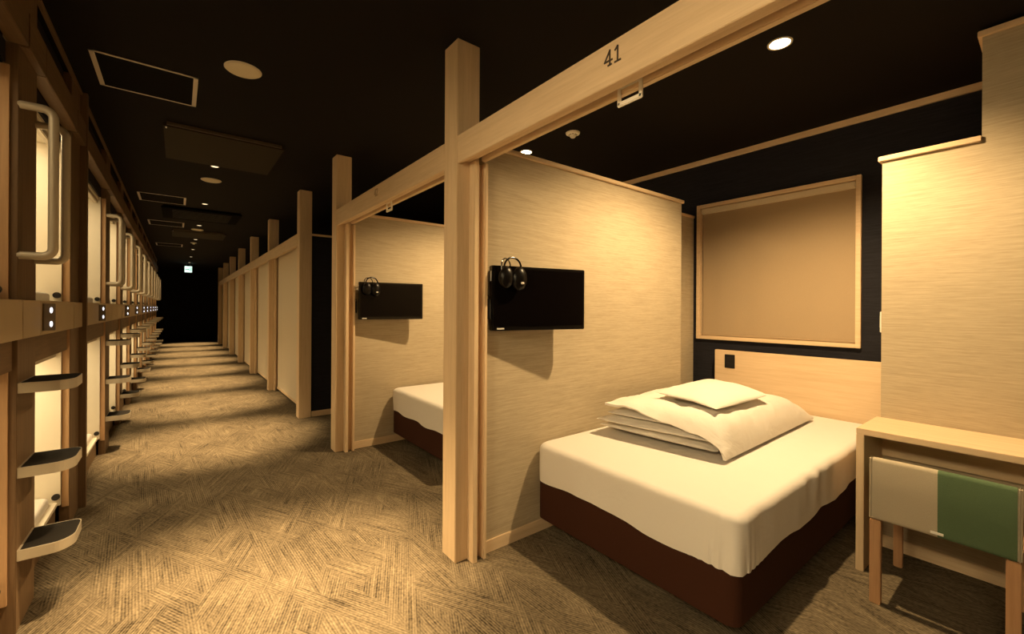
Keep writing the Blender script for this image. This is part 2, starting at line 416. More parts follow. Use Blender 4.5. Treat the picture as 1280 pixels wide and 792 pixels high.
# ------------------------------------------------------------------ beds
def rounded_plan(x0, x1, y0, y1, r, n=7, step=.04):
    pts = []
    for cx, cy, a0 in ((x1-r, y1-r, 0), (x0+r, y1-r, 90), (x0+r, y0+r, 180), (x1-r, y0+r, 270)):
        for i in range(n+1):
            a = R(a0+90*i/n); pts.append((cx+r*math.cos(a), cy+r*math.sin(a)))
    out = []
    for i, (ax, ay) in enumerate(pts):
        bx, by = pts[(i+1) % len(pts)]; l = math.hypot(bx-ax, by-ay); k = max(1, int(l/step))
        for j in range(k): out.append((ax+(bx-ax)*j/k, ay+(by-ay)*j/k))
    return out
def soft_block(x0, x1, y0, y1, z0, z1, r, edge, wob=0., hem=0., seed=0., gather=None, step=.04):
    """upholstered block: rounded plan, rounded top edge, optional soft wrinkles and a wavy hem"""
    bm = bmnew(); pl = rounded_plan(x0, x1, y0, y1, r, step=step)
    cx, cy = (x0+x1)/2, (y0+y1)/2; prof = []
    hz = z1-z0
    for q in (0, .15, .3, .45, .6, .75): prof.append((0., z0+(hz-edge)*q/.75*1.0))
    for i in range(1, 8):
        a = R(90*i/7); prof.append((edge*(1-math.cos(a)), z1-edge+edge*math.sin(a)))
    rings = []
    for off, z in prof:
        ring = []
        for (x, y) in pl:
            dx, dy = x-cx, y-cy
            sx = max(0, 1-off/max(abs(x1-x0)/2, 1e-3)); sy = max(0, 1-off/max(abs(y1-y0)/2, 1e-3))
            px, py, pz = cx+dx*sx, cy+dy*sy, z
            f = (z-z0)/hz
            if hem: pz += (1-f)**2*hem*noise.noise(Vector((px*3.1+seed, py*3.1, 2.)))
            if wob:
                w = wob*noise.noise(Vector((px*9+seed, py*9, z*5)))
                d = Vector((dx/(x1-x0), dy/(y1-y0))); d.normalize(); px += d.x*w; py += d.y*w
            if gather:
                gx, gy = gather; dd = math.hypot(px-gx, py-gy)
                k = math.exp(-(dd/.13)**2)*(1-f*.8)
                ang = math.atan2(py-cy, px-cx)
                d = Vector((dx, dy)).normalized(); s = .009*k*math.sin(dd*170+z*10)
                px += d.x*s; py += d.y*s
            if gather and dy < 0 and abs(dy) > (y1-y0)*.40:
                rp = noise.noise(Vector((px*2.2, seed, 5.)))
                am = max(0, rp)*.016*math.exp(-((f-.72)/.30)**2)
                py += am*math.sin(px*46+6*z+5*noise.noise(Vector((px*3, z*3, seed))))
            ring.append(bm.verts.new((px, py, pz)))
        rings.append(ring)
    m = len(pl)
    for a, b in zip(rings, rings[1:]):
        for k in range(m): bm.faces.new((a[k], a[(k+1) % m], b[(k+1) % m], b[k]))
    bm.faces.new(rings[0][::-1])
    # top filled by shrinking rings
    last = rings[-1]; lastpts = [v.co.copy() for v in last]
    for s in (.97, .9, .78, .6, .4, .2):
        ring = []
        for c in lastpts:
            x, y = cx+(c.x-cx)*s, cy+(c.y-cy)*s
            z = z1 + wob*.8*noise.noise(Vector((x*4+seed, y*4, 7.)))*(1-s)
            ring.append(bm.verts.new((x, y, z)))
        for k in range(m): bm.faces.new((last[k], last[(k+1) % m], ring[(k+1) % m], ring[k]))
        last = ring
    bm.faces.new(last)
    bmesh.ops.recalc_face_normals(bm, faces=bm.faces)
    return bm
def bed(x0, y0, y1, label, seed):
    t = thing('bed', label, 'bed', (x0, y0, 0), 'semi-double cubicle beds')
    x1 = x0+2.14
    build('base', soft_block(x0+.004, x1, y0+.008, y1-.008, .115, .40, .05, .02), M['bedbase'], t, smooth=True)
    build('mattress', soft_block(x0-.004, x1, y0-.004, y1,   .335, .552, .065, .038, .006, .03, seed, (x0+.03, y0+.03), .014), M['sheet'], t, smooth=True)
    for lx in (x0+.28, x1-.28):
        for ly in (y0+.28, y1-.28):
            bm = bmnew(); cyl(bm, (lx, ly, 0), (lx, ly, .12), .025, 16); build('leg', bm, M['legs'], t, smooth=True)
    return t
bed(1.694, .752, 1.934, 'bed with white fitted sheet and dark maroon base in cubicle 41, folded bedding on it', 3.)
bed(1.694, 2.93, 4.125, 'bed with white sheet and maroon base seen behind the post in cubicle 42', 9.)
hb = thing('headboard', 'plain pale timber headboard at the head of the near bed below the window', 'headboard', (3.9, 1.3, 0))
build('board', B(3.855, 3.895, .70, 1.935, .12, .99, .003), M['wood_y'], hb)
build('wall_batten', B(3.895, XW, .72, 1.915, .12, .975), M['bank_y'], hb)
s = build('power_outlet', B(3.849, 3.855, 1.755, 1.843, .835, .955, .002), M['socket'], hb); s['label'] = 'black power outlet plate'
bm = bmnew(); box(bm, 3.8465, 3.849, 1.775, 1.823, .855, .885, .001); box(bm, 3.8465, 3.849, 1.775, 1.823, .905, .935, .001)
build('socket_insert', bm, M['blackmatt'], hb, parent=s)

# folded bedding ---------------------------------------------------
def cushion(bm, corners, zbot, thick, nx=28, ny=22, pinch=3.2, seed=0., wr=.006, slope=None, edge=.0):
    """quilted layer: plan quad (four corners), thickness swells to the middle and pinches to a seam at the rim"""
    A, Bc, Cc, D = [Vector(c) for c in corners]
    top, bot = [], []
    for i in range(nx+1):
        u = -math.cos(math.pi*i/nx); rt, rb = [], []
        for j in range(ny+1):
            v = -math.cos(math.pi*j/ny)
            s, t = (u+1)/2, (v+1)/2
            P = A.lerp(Bc, s).lerp(D.lerp(Cc, s), t)
            k = ((1-abs(u)**pinch)*(1-abs(v)**pinch))
            k = max(k, 0)**.5
            w = noise.noise(Vector((P.x*6+seed, P.y*6, seed)))*wr + noise.noise(Vector((P.x*17+seed, P.y*15, seed+3)))*wr*.45
            zb = zbot+(slope(P.x, P.y) if slope else 0)
            mid = zb+thick*.45
            rt.append(bm.verts.new((P.x, P.y, mid+thick*.55*k+w*(.25+.75*k)+edge)))
            if 0 < i < nx and 0 < j < ny: rb.append(bm.verts.new((P.x, P.y, mid-thick*.45*k)))
            else: rb.append(rt[-1])
        top.append(rt); bot.append(rb)
    for i in range(nx):
        for j in range(ny):
            bm.faces.new((top[i][j], top[i+1][j], top[i+1][j+1], top[i][j+1]))
            q = (bot[i][j], bot[i][j+1], bot[i+1][j+1], bot[i+1][j])
            try: bm.faces.new(q)
            except ValueError: pass
def drop(x, y):   # the stack sags towards the head of the bed
    return -.10*max(0, (x-2.95)/.55)**1.5 - .02*max(0, (1.25-y)/.25)
bm = bmnew()
cushion(bm, [(2.255, 1.12), (3.34, 1.20), (3.34, 1.84), (2.19, 1.86)], .560, .080, seed=1., wr=.012)
cushion(bm, [(2.245, 1.13), (3.30, 1.21), (3.30, 1.80), (2.12, 1.83)], .612, .084, seed=5., wr=.014, slope=lambda x, y: drop(x, y)*.3)
cushion(bm, [(2.26, 1.16), (3.26, 1.22), (3.26, 1.78), (2.15, 1.77)], .668, .066, seed=11., wr=.012,  slope=lambda x, y: drop(x, y)*.6)
bmesh.ops.recalc_face_normals(bm, faces=bm.faces)
d = thing('folded_duvet', 'thick white duvet folded in layers in the middle of the near bed', 'duvet', (2.8, 1.45, .553))
build('quilt', bm, M['duvet'], d, smooth=True)
# the outer layer puffs up over the stack and falls over its near side and head end
bm = bmnew(); nx, ny = 64, 48; g = []
for i in range(nx+1):
    row = []
    for j in range(ny+1):
        s, t = i/nx, j/ny
        s = s + .25*s*(1-s)*(1 if s > .5 else 0)*0; t = t*t*(1.6-.6*t)       # finer rows at the near rim
        A, Bc, Cc, D = Vector((2.22, 1.055)), Vector((3.62, 1.09)), Vector((3.55, 1.88)), Vector((2.13, 1.77))
        P = A.lerp(Bc, s).lerp(D.lerp(Cc, s), t)
        zt = .790 - .045*max(0, (s-.45)/.55)
        k1 = min(1, t*.73/.20); k2 = min(1, (1-s)*1.42/.42)
        up1 = (1-(1-k1)**2.4)**.5; up2 = (1-(1-k2)**2.0)**.62
        kk = up1*up2
        k0 = min(1, s*1.42/.13); kk *= 1-.62*max(0, 1-t*1.15)**1.3*(1-(1-(1-k0)**2.2)**.5)
        z = .575+(zt-.575)*kk
        db = min(s*1.42/.16, (1-t)*.73/.16); z -= .030*max(0, 1-db)**2*kk   # foot and wall rims thin out
        w = .014*noise.noise(Vector((P.x*5, P.y*6, 4.)))+.009*noise.noise(Vector((P.x*13, P.y*15, 9.)))
        z += w*min(1, kk*1.5)
        # soft creases radiating on the near face
        z += .006*math.sin(P.x*38+3*noise.noise(Vector((P.x*4, P.y*4, 2.))))*(1-k1)*kk
        bul = .020*(1-k1)*k1*4
        row.append(bm.verts.new((P.x, P.y-bul*.6, z)))
    g.append(row)
for i in range(nx):
    for j in range(ny): bm.faces.new((g[i][j], g[i+1][j], g[i+1][j+1], g[i][j+1]))
bmesh.ops.recalc_face_normals(bm, faces=bm.faces)
for fc in bm.faces:
    if fc.normal.z < 0: fc.normal_flip()
bmesh.ops.solidify(bm, geom=bm.faces[:], thickness=.014)
build('cover', bm, M['duvet'], d, smooth=True)
bm = bmnew()
cushion(bm, [(2.30, 1.145), (2.95, 1.14), (3.10, 1.61), (2.36, 1.56)], .798, .076, nx=32, ny=24, pinch=2.4, seed=21., wr=.010, slope=lambda x, y: -.02*max(0, (1.3-y)/.15))
bmesh.ops.recalc_face_normals(bm, faces=bm.faces)
tag(build('pillow', bm, M['duvet'], smooth=True), 'flat white pillow lying on top of the folded duvet', 'pillow')

# ------------------------------------------------------------------ desk and chair
d = thing('desk', 'pale timber desk built against the stepped partition, chair pushed under it', 'desk', (2.81, .3, 0))
build('top', B(2.80, 3.199, -.85, .655, .707, .738, .002), M['wood_y'], d)
build('side_panel', B(2.80, 3.186, .622, .655, 0, .707, .002), M['wood_z'], d)
build('side_panel', B(2.80, 3.186, -.85, -.817, 0, .707, .002), M['wood_z'], d)
build('back_rail', B(3.165, 3.186, -.817, .622, .53, .707), M['wood_y'], d)

ch = thing('chair', 'low timber chair with oat and green upholstered back at the desk', 'chair', (2.57, .31, 0))
cy0, cy1 = .085, .545
for (x, y, nm) in ((2.555, cy1-.022, 'r'), (2.555, cy0+.022, 'r'), (3.01, cy1-.022, 'f'), (3.01, cy0+.022, 'f')):
    bm = bmnew()
    if nm == 'r':   # back legs rake slightly and carry the backrest
        vs = box(bm, x-.017, x+.017, y-.020, y+.020, 0, .386, .003)
    else: box(bm, x-.016, x+.016, y-.018, y+.018, 0, .40, .003)
    build('leg', bm, M['chairwood'], ch)
for s in (cy0+.012, cy1-.012): build('seat_rail', B(2.572, 2.995, s-.010, s+.010, .355, .398, .003), M['chairwood'], ch)
build('seat', soft_block(2.59, 3.04, cy0+.02, cy1-.02, .398, .452, .03, .02), M['green'], ch, smooth=True)
def back_half(y0, y1, n=10):
    bm = bmnew(); prof = []
    for i in range(12):
        a = 2*math.pi*i/12; prof.append((math.cos(a), math.sin(a)))
    ring = []
    z0, z1 = .386, .672
    outl = []
    k = 6
    for i in range(k+1): a = R(180*i/k); outl.append((.017*math.cos(a), z1-.017+.017*math.sin(a)))
    for i in range(k+1): a = R(180+180*i/k); outl.append((.017*math.cos(a), z0+.017+.017*math.sin(a)))
    rows = []
    for q in range(n+1):
        y = y0+(y1-y0)*q/n; bow = .010*(1-((y-(cy0+cy1)/2)/((cy1-cy0)/2))**2)
        rows.append([bm.verts.new((2.552+px+bow, y, pz)) for px, pz in outl])
    m = len(outl)
    for a, b in zip(rows, rows[1:]):
        for i in range(m): bm.faces.new((a[i], a[(i+1) % m], b[(i+1) % m], b[i]))
    bm.faces.new(rows[0]); bm.faces.new(rows[-1][::-1]); bmesh.ops.recalc_face_normals(bm, faces=bm.faces)
    return bm
bo = build('backrest', back_half(.318, cy1-.013), M['beige'], ch, smooth=True); bo['label'] = 'oat coloured half of the backrest'
bg = build('backrest', back_half(cy0+.013, .318), M['green'], ch, smooth=True); bg['label'] = 'green half of the backrest'
for y in (cy0+.0065, cy1-.0065):
    build('edge_piping', B(2.537, 2.569, y-.0065, y+.0065, .386, .672, .006, 3), M['beige'], ch)
build('label_tag', B(2.532, 2.5345,   .298, .338, .405, .415), M['white'], ch)

# ------------------------------------------------------------------ televisions and headphones
def television(left, ang, w, h, zc, label, ywall):
    t = thing('television', label, 'television', (left[0], left[1], zc), None, R(ang))
    # local axes: +x to the right along the screen, -y towards the viewer
    build('casing', B(0, w, -.002, .042, -h/2, h/2, .004), M['black'], parent=t)
    bm = bmnew()
    build('screen', B(.014, w-.014, -.006, -.002, -h/2+.026, h/2-.014), M['tvglass'], parent=t)
    build('badge', B(.030, .072, -.005, -.002, -h/2+.007, -h/2+.015), M['badge'], parent=t)
    # swing arm to the wall
    a = R(-ang); ly = (ywall-left[1])*math.cos(R(ang))
    bm = bmnew(); box(bm, .20, .32, .042, .062, -.06, .06, .003)
    cyl(bm, (.26, .055, -.035), (.26, .055, .035), .014)
    build('wall_arm', bm, M['blackmatt'], parent=t)
    # second link and wall plate, in wall axes
    Mx = Matrix.Translation((left[0], left[1], zc)) @ Matrix.Rotation(R(ang), 4, 'Z')
    pv = Mx @ Vector((.26, .062, 0)); e = Vector((left[0]+.20, ywall-.027, zc))
    bm = bmnew(); cyl(bm, pv, e, .013, 12); box(bm, e.x-.045, e.x+.045, ywall-.012, ywall, zc-.075, zc+.075, .002)
    cyl(bm, (pv.x, pv.y, zc-.035), (pv.x, pv.y, zc+.035), .016)
    bmesh.ops.transform(bm, matrix=Mx.inverted(), verts=bm.verts)
    build('wall_plate', bm, M['blackmatt'], parent=t)
    bm = bmnew(); box(bm, left[0]-.014, left[0]-.003, ywall-.055, ywall-.0005, zc-.115, zc-.005, .002)
    bmesh.ops.transform(bm, matrix=Mx.inverted(), verts=bm.verts)
    build('side_box', bm, M['blackmatt'], parent=t)
    x_ = left[0]-.006; y_ = ywall-.03
    bm = bmnew(); tube(bm, [Mx.inverted() @ Vector(q) for q in ((x_-.006, y_, zc-.008), (x_-.006, y_, zc+.010), (x_, y_, zc+.016), (x_+.005, y_, zc+.010), (x_+.006, y_, zc-.008))], .0025, 8)
    build('cable', bm, M['blackmatt'], parent=t)
    build('side_button', B(-.003, 0, .008, .02, h/2-.085, h/2-.03, .001), M['badge'], parent=t)
    return t
def headphones(left, ang, xo, zt, label):
    t = thing('headphones', label, 'headphones', (left[0], left[1], zt), None, R(ang))
    bm = bmnew()
    for (xc, lean) in ((-.008, 0), (.008, .0)):
        pass
    pts = []
    for i in range(15):   # headband looped over the top edge of the set
        a = R(-10+200*i/14); pts.append((xo+.058*math.cos(a), -.026+.012*math.cos(a), -.012+.056*math.sin(a)))
    tube(bm, pts, .0055, 8)
    build('headband', bm, M['black'], parent=t, smooth=True)
    bm = bmnew(); pts = []
    for i in range(13):
        a = R(0+180*i/12); pts.append((xo-.022+.046*math.cos(a), .014+.040*math.cos(a), -.002+.038*math.sin(a)))
    tube(bm, [(xo+.026, .054, -.03)]+[(p[0], p[1]-.0, p[2]+.006) for p in pts]+[(xo-.069, -.028, -.05)], .004, 8)
    build('cable', bm, M['black'], parent=t, smooth=True)
    for (dx, dz, r) in ((.036, -.072, .046), (-.044, -.066, .042)):
        bm = bmnew(); bmesh.ops.create_uvsphere(bm, u_segments=24, v_segments=14, radius=1.)
        bmesh.ops.transform(bm, matrix=Matrix.Translation((xo+dx, -.036, dz)) @ Matrix.Diagonal((r, .026, r*1.4, 1)), verts=bm.verts)
        c = build('ear_cup', bm, M['cup'], parent=t, smooth=True)
        bm = bmnew(); lo = []
        n = 24
        tube(bm, [(xo+dx+.74*r*math.cos(2*math.pi*k/n), -.016, dz+1.05*r*math.sin(2*math.pi*k/n)) for k in range(n+1)], .007, 8)
        build('ear_pad', bm, M['blackmatt'], parent=c, smooth=True)
    bm = bmnew(); box(bm, xo-.002, xo+.012, -.058, -.054, -.112, -.100, .002)
    build('cup_glint', B(xo+.032, xo+.052, -.067, -.057, -.102, -.090, .003), M['badge'], parent=t)  # silver chip standing in for a glint on the ear cup
    bm.free()
    return t
T1 = (1.340, 1.893); T2 = (1.342, 4.062)
television(T1, -11.3, .612, .356, 1.407, 'black flat television on the partition of cubicle 41, nearest and larger in view', 1.952)
television(T2, -7.4, .622, .356, 1.417, 'smaller-looking black television seen through the number 42 opening', 4.157)
headphones(T1, -11.3, .112, 1.407+.178, 'black headphones hung on the top corner of the near television')
headphones(T2, -7.4, .112, 1.417+.178, 'black headphones hung on the farther television in cubicle 42')

# ------------------------------------------------------------------ ceiling fittings
def downlight(x, y, label, power, cone, blend, lens, r=.048, soft=.03, grp='ceiling downlights', col=LAMP):
    t = thing('downlight', label, 'downlight', (x, y, H), grp)
    bm = bmnew(); lathe(bm, [(r*1.0, H-.004), (r*1.22, H-.004), (r*1.25, H-.0005), (r*1.0, H-.0005), (r*1.0, H-.004)], (x, y))
    build('trim_ring', bm, M['trim'], t, smooth=True)
    bm = bmnew(); lathe(bm, [(0, H-.0035), (r*.6, H-.0032), (r*1.0, H-.002), (r*.98, H-.0005), (0, H-.0005)], (x, y))
    build('lens', bm, lens, t, smooth=True)
    lamp('lamp', 'SPOT', (x, y, H-.02), power, t, size=soft, cone=cone, blend=blend, col=col)
    return t
downlight(2.538, .93, 'bright round downlight in the black ceiling above the near bed', 300, 142, .62, M['lens'])
downlight(2.50, 3.006, 'bright downlight just above the partition top, over cubicle 42', 275, 142, .62, M['lens'])
CY = [5.30, 7.32, 9.31, 11.3, 13.3, 15.3, 17.3, 19.3]
CL = ['nearest of those in view, beside the lowered brown panel', 'next beyond the second round cream disc', 'beyond the dark cassette unit',
      'fourth from the near end', 'fifth from the near end', 'sixth from the near end', 'seventh from the near end', 'last before the far wall']
for y, lb in zip(CY, CL):
    downlight(.29, y, 'tiny recessed corridor downlight, '+lb, 1100, 46, .9, M['cor_lens'], .030, .02, 'corridor downlights')
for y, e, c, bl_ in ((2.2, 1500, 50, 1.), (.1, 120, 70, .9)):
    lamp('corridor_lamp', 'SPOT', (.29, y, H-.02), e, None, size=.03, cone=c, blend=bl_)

def disc(x, y, r, label, name='ceiling_speaker', cat='speaker'):
    t = thing(name, label, cat, (x, y, H))
    bm = bmnew(); lathe(bm, [(0, H-.012), (r*.9, H-.011), (r*.985, H-.008), (r, H-.0005), (0, H-.0005)], (x, y), 40)
    build('grille', bm, M['disc'], t, smooth=True)
    bm = bmnew(); lathe(bm, [(r*.99, H-.006), (r*1.06, H-.003), (r*1.06, H-.0002), (r*.99, H-.0002), (r*.99, H-.006)], (x, y), 40)
    build('rim', bm, M['trim'], t, smooth=True)
disc(.304, 3.035, .092, 'round cream ceiling disc nearest the camera, beside the near hatch')
disc(.29, 5.90, .092, 'round cream ceiling disc just past the lowered brown panel')
disc(.279, 9.84, .092, 'small-looking round cream ceiling disc far down the corridor')
def smoke(x, y, label):
    t = thing('smoke_detector', label, 'smoke detector', (x, y, H))
    bm = bmnew(); lathe(bm, [(0, H-.016), (.040, H-.016), (.055, H-.010), (.058, H-.0005), (0, H-.0005)], (x, y))
    build('base', bm, M['white'], t, smooth=True)
    bm = bmnew(); lathe(bm, [(0, H-.042), (.016, H-.040), (.024, H-.032), (.026, H-.016), (0, H-.016)], (x, y))
    c = build('sensor_head', bm, M['white'], t, smooth=True)
    bm = bmnew()
    for k in range(8):
        a = 2*math.pi*k/8; box(bm, x+.030*math.cos(a)-.004, x+.030*math.cos(a)+.004, y+.030*math.sin(a)-.004, y+.030*math.sin(a)+.004, H-.020, H-.015)
    build('vents', bm, M['plate'], t)
smoke(2.523, 2.442, 'white smoke detector on the black ceiling near the 41 and 42 partition top')
smoke(2.35, 3.75, 'tiny white detector on the ceiling of cubicle 42, seen under its beam')
smoke(.27, 11.9, 'white detector on the corridor ceiling short of the exit sign')

def hatch(x0, x1, y0, y1, label):
    t = thing('ceiling_hatch', label, 'access hatch', ((x0+x1)/2, (y0+y1)/2, H), 'ceiling access hatches')
    bm = bmnew(); f = .024
    box(bm, x0, x1, y0, y0+f*.55, H-.006, H-.0005, .001); box(bm, x0, x1, y1-f*.55, y1, H-.006, H-.0005, .001)
    box(bm, x0, x0+f, y0, y1, H-.006, H-.0005, .001); box(bm, x1-f, x1, y0, y1, H-.006, H-.0005, .001)
    build('frame', bm, M['panelframe'], t)
    build('board', B(x0+f, x1-f, y0+f*.55, y1-f*.55, H-.004, H-.0005), M['hatch'], t)
hatch(-.40, .095, 3.32, 3.805, 'pale framed square hatch in the black ceiling, nearest to the camera')
hatch(-.41, .08, 7.06, 7.565, 'framed ceiling hatch second along the corridor, left of the small lights')
hatch(-.40, .08, 9.2, 9.70, 'framed ceiling hatch third along the corridor, past the dark cassette unit')
hatch(-.40, .08, 12.4, 12.9, 'framed ceiling hatch farthest along the corridor, hardly visible')

def unit(x0, x1, y0, y1, label, dark=False):
    t = thing('ceiling_air_unit', label, 'air conditioner', ((x0+x1)/2, (y0+y1)/2, H))
    build('panel', B(x0, x1, y0+.02, y1, H-.035, H-.02, .002), M['acblack' if dark else 'ac'], t)
    build('front_lip', B(x0+.02, x1-.02, y0, y0+.03, H-.026, H-.002, .002), M['acblack' if dark else 'acedge'], t)
    bm = bmnew(); box(bm, x0+.10, x1-.10, y0+.06, y1-.06, H-.02, H-.0005)
    build('housing', bm, M['blackmatt'], t)
    if dark:
        bm = bmnew()
        for k in range(9): box(bm, x0+.12, x1-.12, y0+.14+k*(y1-y0-.28)/8-.008, y0+.14+k*(y1-y0-.28)/8+.008, H-.041, H-.035)
        build('grille', bm, M['legs'], t)
    else:
        build('indicator', B(x0+.012, x0+.022, y0+.03, y0+.065, H-.037, H-.034), M['badge'], t)
unit(-.095, .74, 4.235, 5.165, 'lowered brown-black square panel on the corridor ceiling, nearest one')
unit(-.19, .77, 7.72, 8.65, 'black air cassette on the corridor ceiling between two hatches', True)
unit(-.095, .74, 9.98, 10.85, 'lowered brown-black panel on the corridor ceiling, second and farther one')

ex = thing('exit_sign', 'small lit green and white exit sign hanging at the end of the corridor', 'exit sign', (.27, 18.0, H))
build('housing', B(.165, .375, 18.0, 18.03, 2.50, 2.715, .004), M['white'], ex)
bm = bmnew(); [cyl(bm, (x, 18.015, 2.715), (x, 18.015, H), .005, 8) for x in (.22, .32)]
build('hanger', bm, M['white'], ex)
f = build('lit_face', B(.172, .368, 17.996, 18.0, 2.507, 2.708), M['exitwhite'], ex)
bm = bmnew()   # arrow, running figure and doorway
box(bm, .186, .262, 17.993, 17.996, 2.592, 2.612)
v = [bm.verts.new(q) for q in ((.262, 17.994, 2.570), (.262, 17.994, 2.634), (.290, 17.994, 2.602))]; bm.faces.new(v)
box(bm, .298, .306, 17.993, 17.996, 2.54, 2.67); box(bm, .350, .358, 17.993, 17.996, 2.54, 2.67); box(bm, .298, .358, 17.993, 17.996, 2.662, 2.67)
cyl(bm, (.330, 17.9962, 2.645), (.330, 17.993, 2.645), .009, 14)
for a, b in (((.328, 2.632), (.322, 2.597)), ((.322, 2.597), (.338, 2.578)), ((.338, 2.578), (.332, 2.555)), ((.322, 2.597), (.312, 2.574)), ((.312, 2.574), (.300, 2.572)), ((.327, 2.626), (.342, 2.612)), ((.327, 2.626), (.314, 2.612))):
    cyl(bm, (a[0], 17.9945, a[1]), (b[0], 17.9945, b[1]), .0045, 8)
build('pictogram', bm, M['exitgreen'], ex)

# ------------------------------------------------------------------ capsule bank on the left
struct('trim_2', B(XB-.004, XB+.012, Y0, 17.2, H-.022, H), M['bank_y'])
LW = .285
LY = [-1.26, .04, 1.34, 2.64, 3.74, 5.37, 6.63, 7.89, 9.12, 10.40, 11.68, 12.96, 14.24, 15.52, 16.80]
PN = ['-3', '-2', '-1', 'nearest', None, 'second', 'third', 'fourth', 'fifth', 'sixth', 'seventh', 'eighth', 'ninth', 'tenth', 'last']
def step_outline(y0, y1, x0, x1, r, n=8):
    pts = [(x0, y0)]
    rx = (x1-x0)
    # straight near edge, then a big rounded outer end, back along the far edge
    for i in range(n+1):
        a = R(-90+90*i/n); pts.append((x1-r+r*math.cos(a), y0+r*1.2+r*1.2*math.sin(a)))
    r2 = .035
    for i in range(n//2+1):
        a = R(90*i/(n//2)); pts.append((x1-r2+r2*math.cos(a), y1-r2+r2*math.sin(a)))
    pts.append((x0, y1))
    return pts
def ladder(y, label):
    t = thing('ladder_post', label, 'ladder post', (XB, y, 0), 'capsule ladder posts')
    build('upright', B(XB-.045, XB, y, y+LW, 0, H, .002), M['bank_z'], t)
    build('jamb_board', B(*((XB-.12, XB-.024) if y < 3 else (XB-.032, XB-.002)), y-.012, y, .13, 2.33), M['jamb'], t)
    build('fascia_band', B(XB+.001, XB+.016, y, y+LW, 1.213, 1.375, .002), M['band'], t)
    build('head_beam', B(XB, XB+.030, y, y+LW, 2.42, 2.568, .003), M['bank_y'], t)
    for z in (.295, .637, .988):
        po = step_outline(y+.005, y+.245, XB, XB+.165, .07)
        bm = bmnew(); prism(bm, po, z, z+.043)
        s = build('step', bm, M['alu'], t)
        ci = (sum(q[0] for q in po)/len(po), sum(q[1] for q in po)/len(po))
        pi = [(max(XB+.002, ci[0]+(q[0]-ci[0])*.93), ci[1]+(q[1]-ci[1])*.93) for q in po]
        bm = bmnew(); prism(bm, pi, z+.043, z+.0445)
        build('tread', bm, M['tread'], t, parent=s)
    for yy in (y+.015, y+.268):
        pts = []; xo = XB+.098; r = .035; zt, zb = 2.185, 1.56
        pts.append((XB-.004, yy, zt)); pts.append((xo-r, yy, zt))
        for i in range(1, 7): a = R(90-90*i/6); pts.append((xo-r+r*math.cos(a), yy, zt-r+r*math.sin(a)))
        for i in range(0, 7): a = R(-90*i/6); pts.append((xo-r+r*math.cos(a), yy, zb+r+r*math.sin(a)))
        pts.append((XB-.004, yy, zb))
        bm = bmnew(); tube(bm, pts, .0165, 14); build('grab_rail', bm, M['rail'], t, smooth=True)
    return t
for k, (y, nm) in enumerate(zip(LY, PN)):
    if y > 3.7 and y < 3.8:
        p = thing('capsule_post', 'plain brown timber post without steps between the first two lit capsules', 'post', (XB, y, 0))
        build('upright', B(XB-.045, XB, y, y+.29, 0, H, .002), M['bank_z'], p)
        build('jamb_board', B(XB-.032, XB-.002, y-.012, y, .13, 2.33), M['jamb'], p)
        build('fascia_band', B(XB+.001, XB+.016, y, y+.29, 1.213, 1.375, .002), M['band'], p)
        build('head_beam', B(XB, XB+.030, y, y+.29, 2.42, 2.568, .003), M['bank_y'], p)
        build('cover_strip', B(XB-.01, XB+.036, y+.29, y+.335, 0, H, .002), M['bank_z'], p)
    else:
        ladder(y, {'-1': 'ladder post just outside the left edge of the view, beside the nearest ladder post', '-2': 'ladder post beside the camera, second before the nearest ladder post in view',
                   '-3': 'ladder post behind the camera, third before the nearest ladder post in view'}.get(nm, 'brown timber ladder post with metal steps and grab rails, %s along the capsule row' % nm))
SW = {0: 2.95, 1: 4.77, 3: 6.93, 4: 8.45, 5: 10.1, 6: 11.2, 7: 12.5, 8: 13.8, 9: 15.0, 10: 16.2}
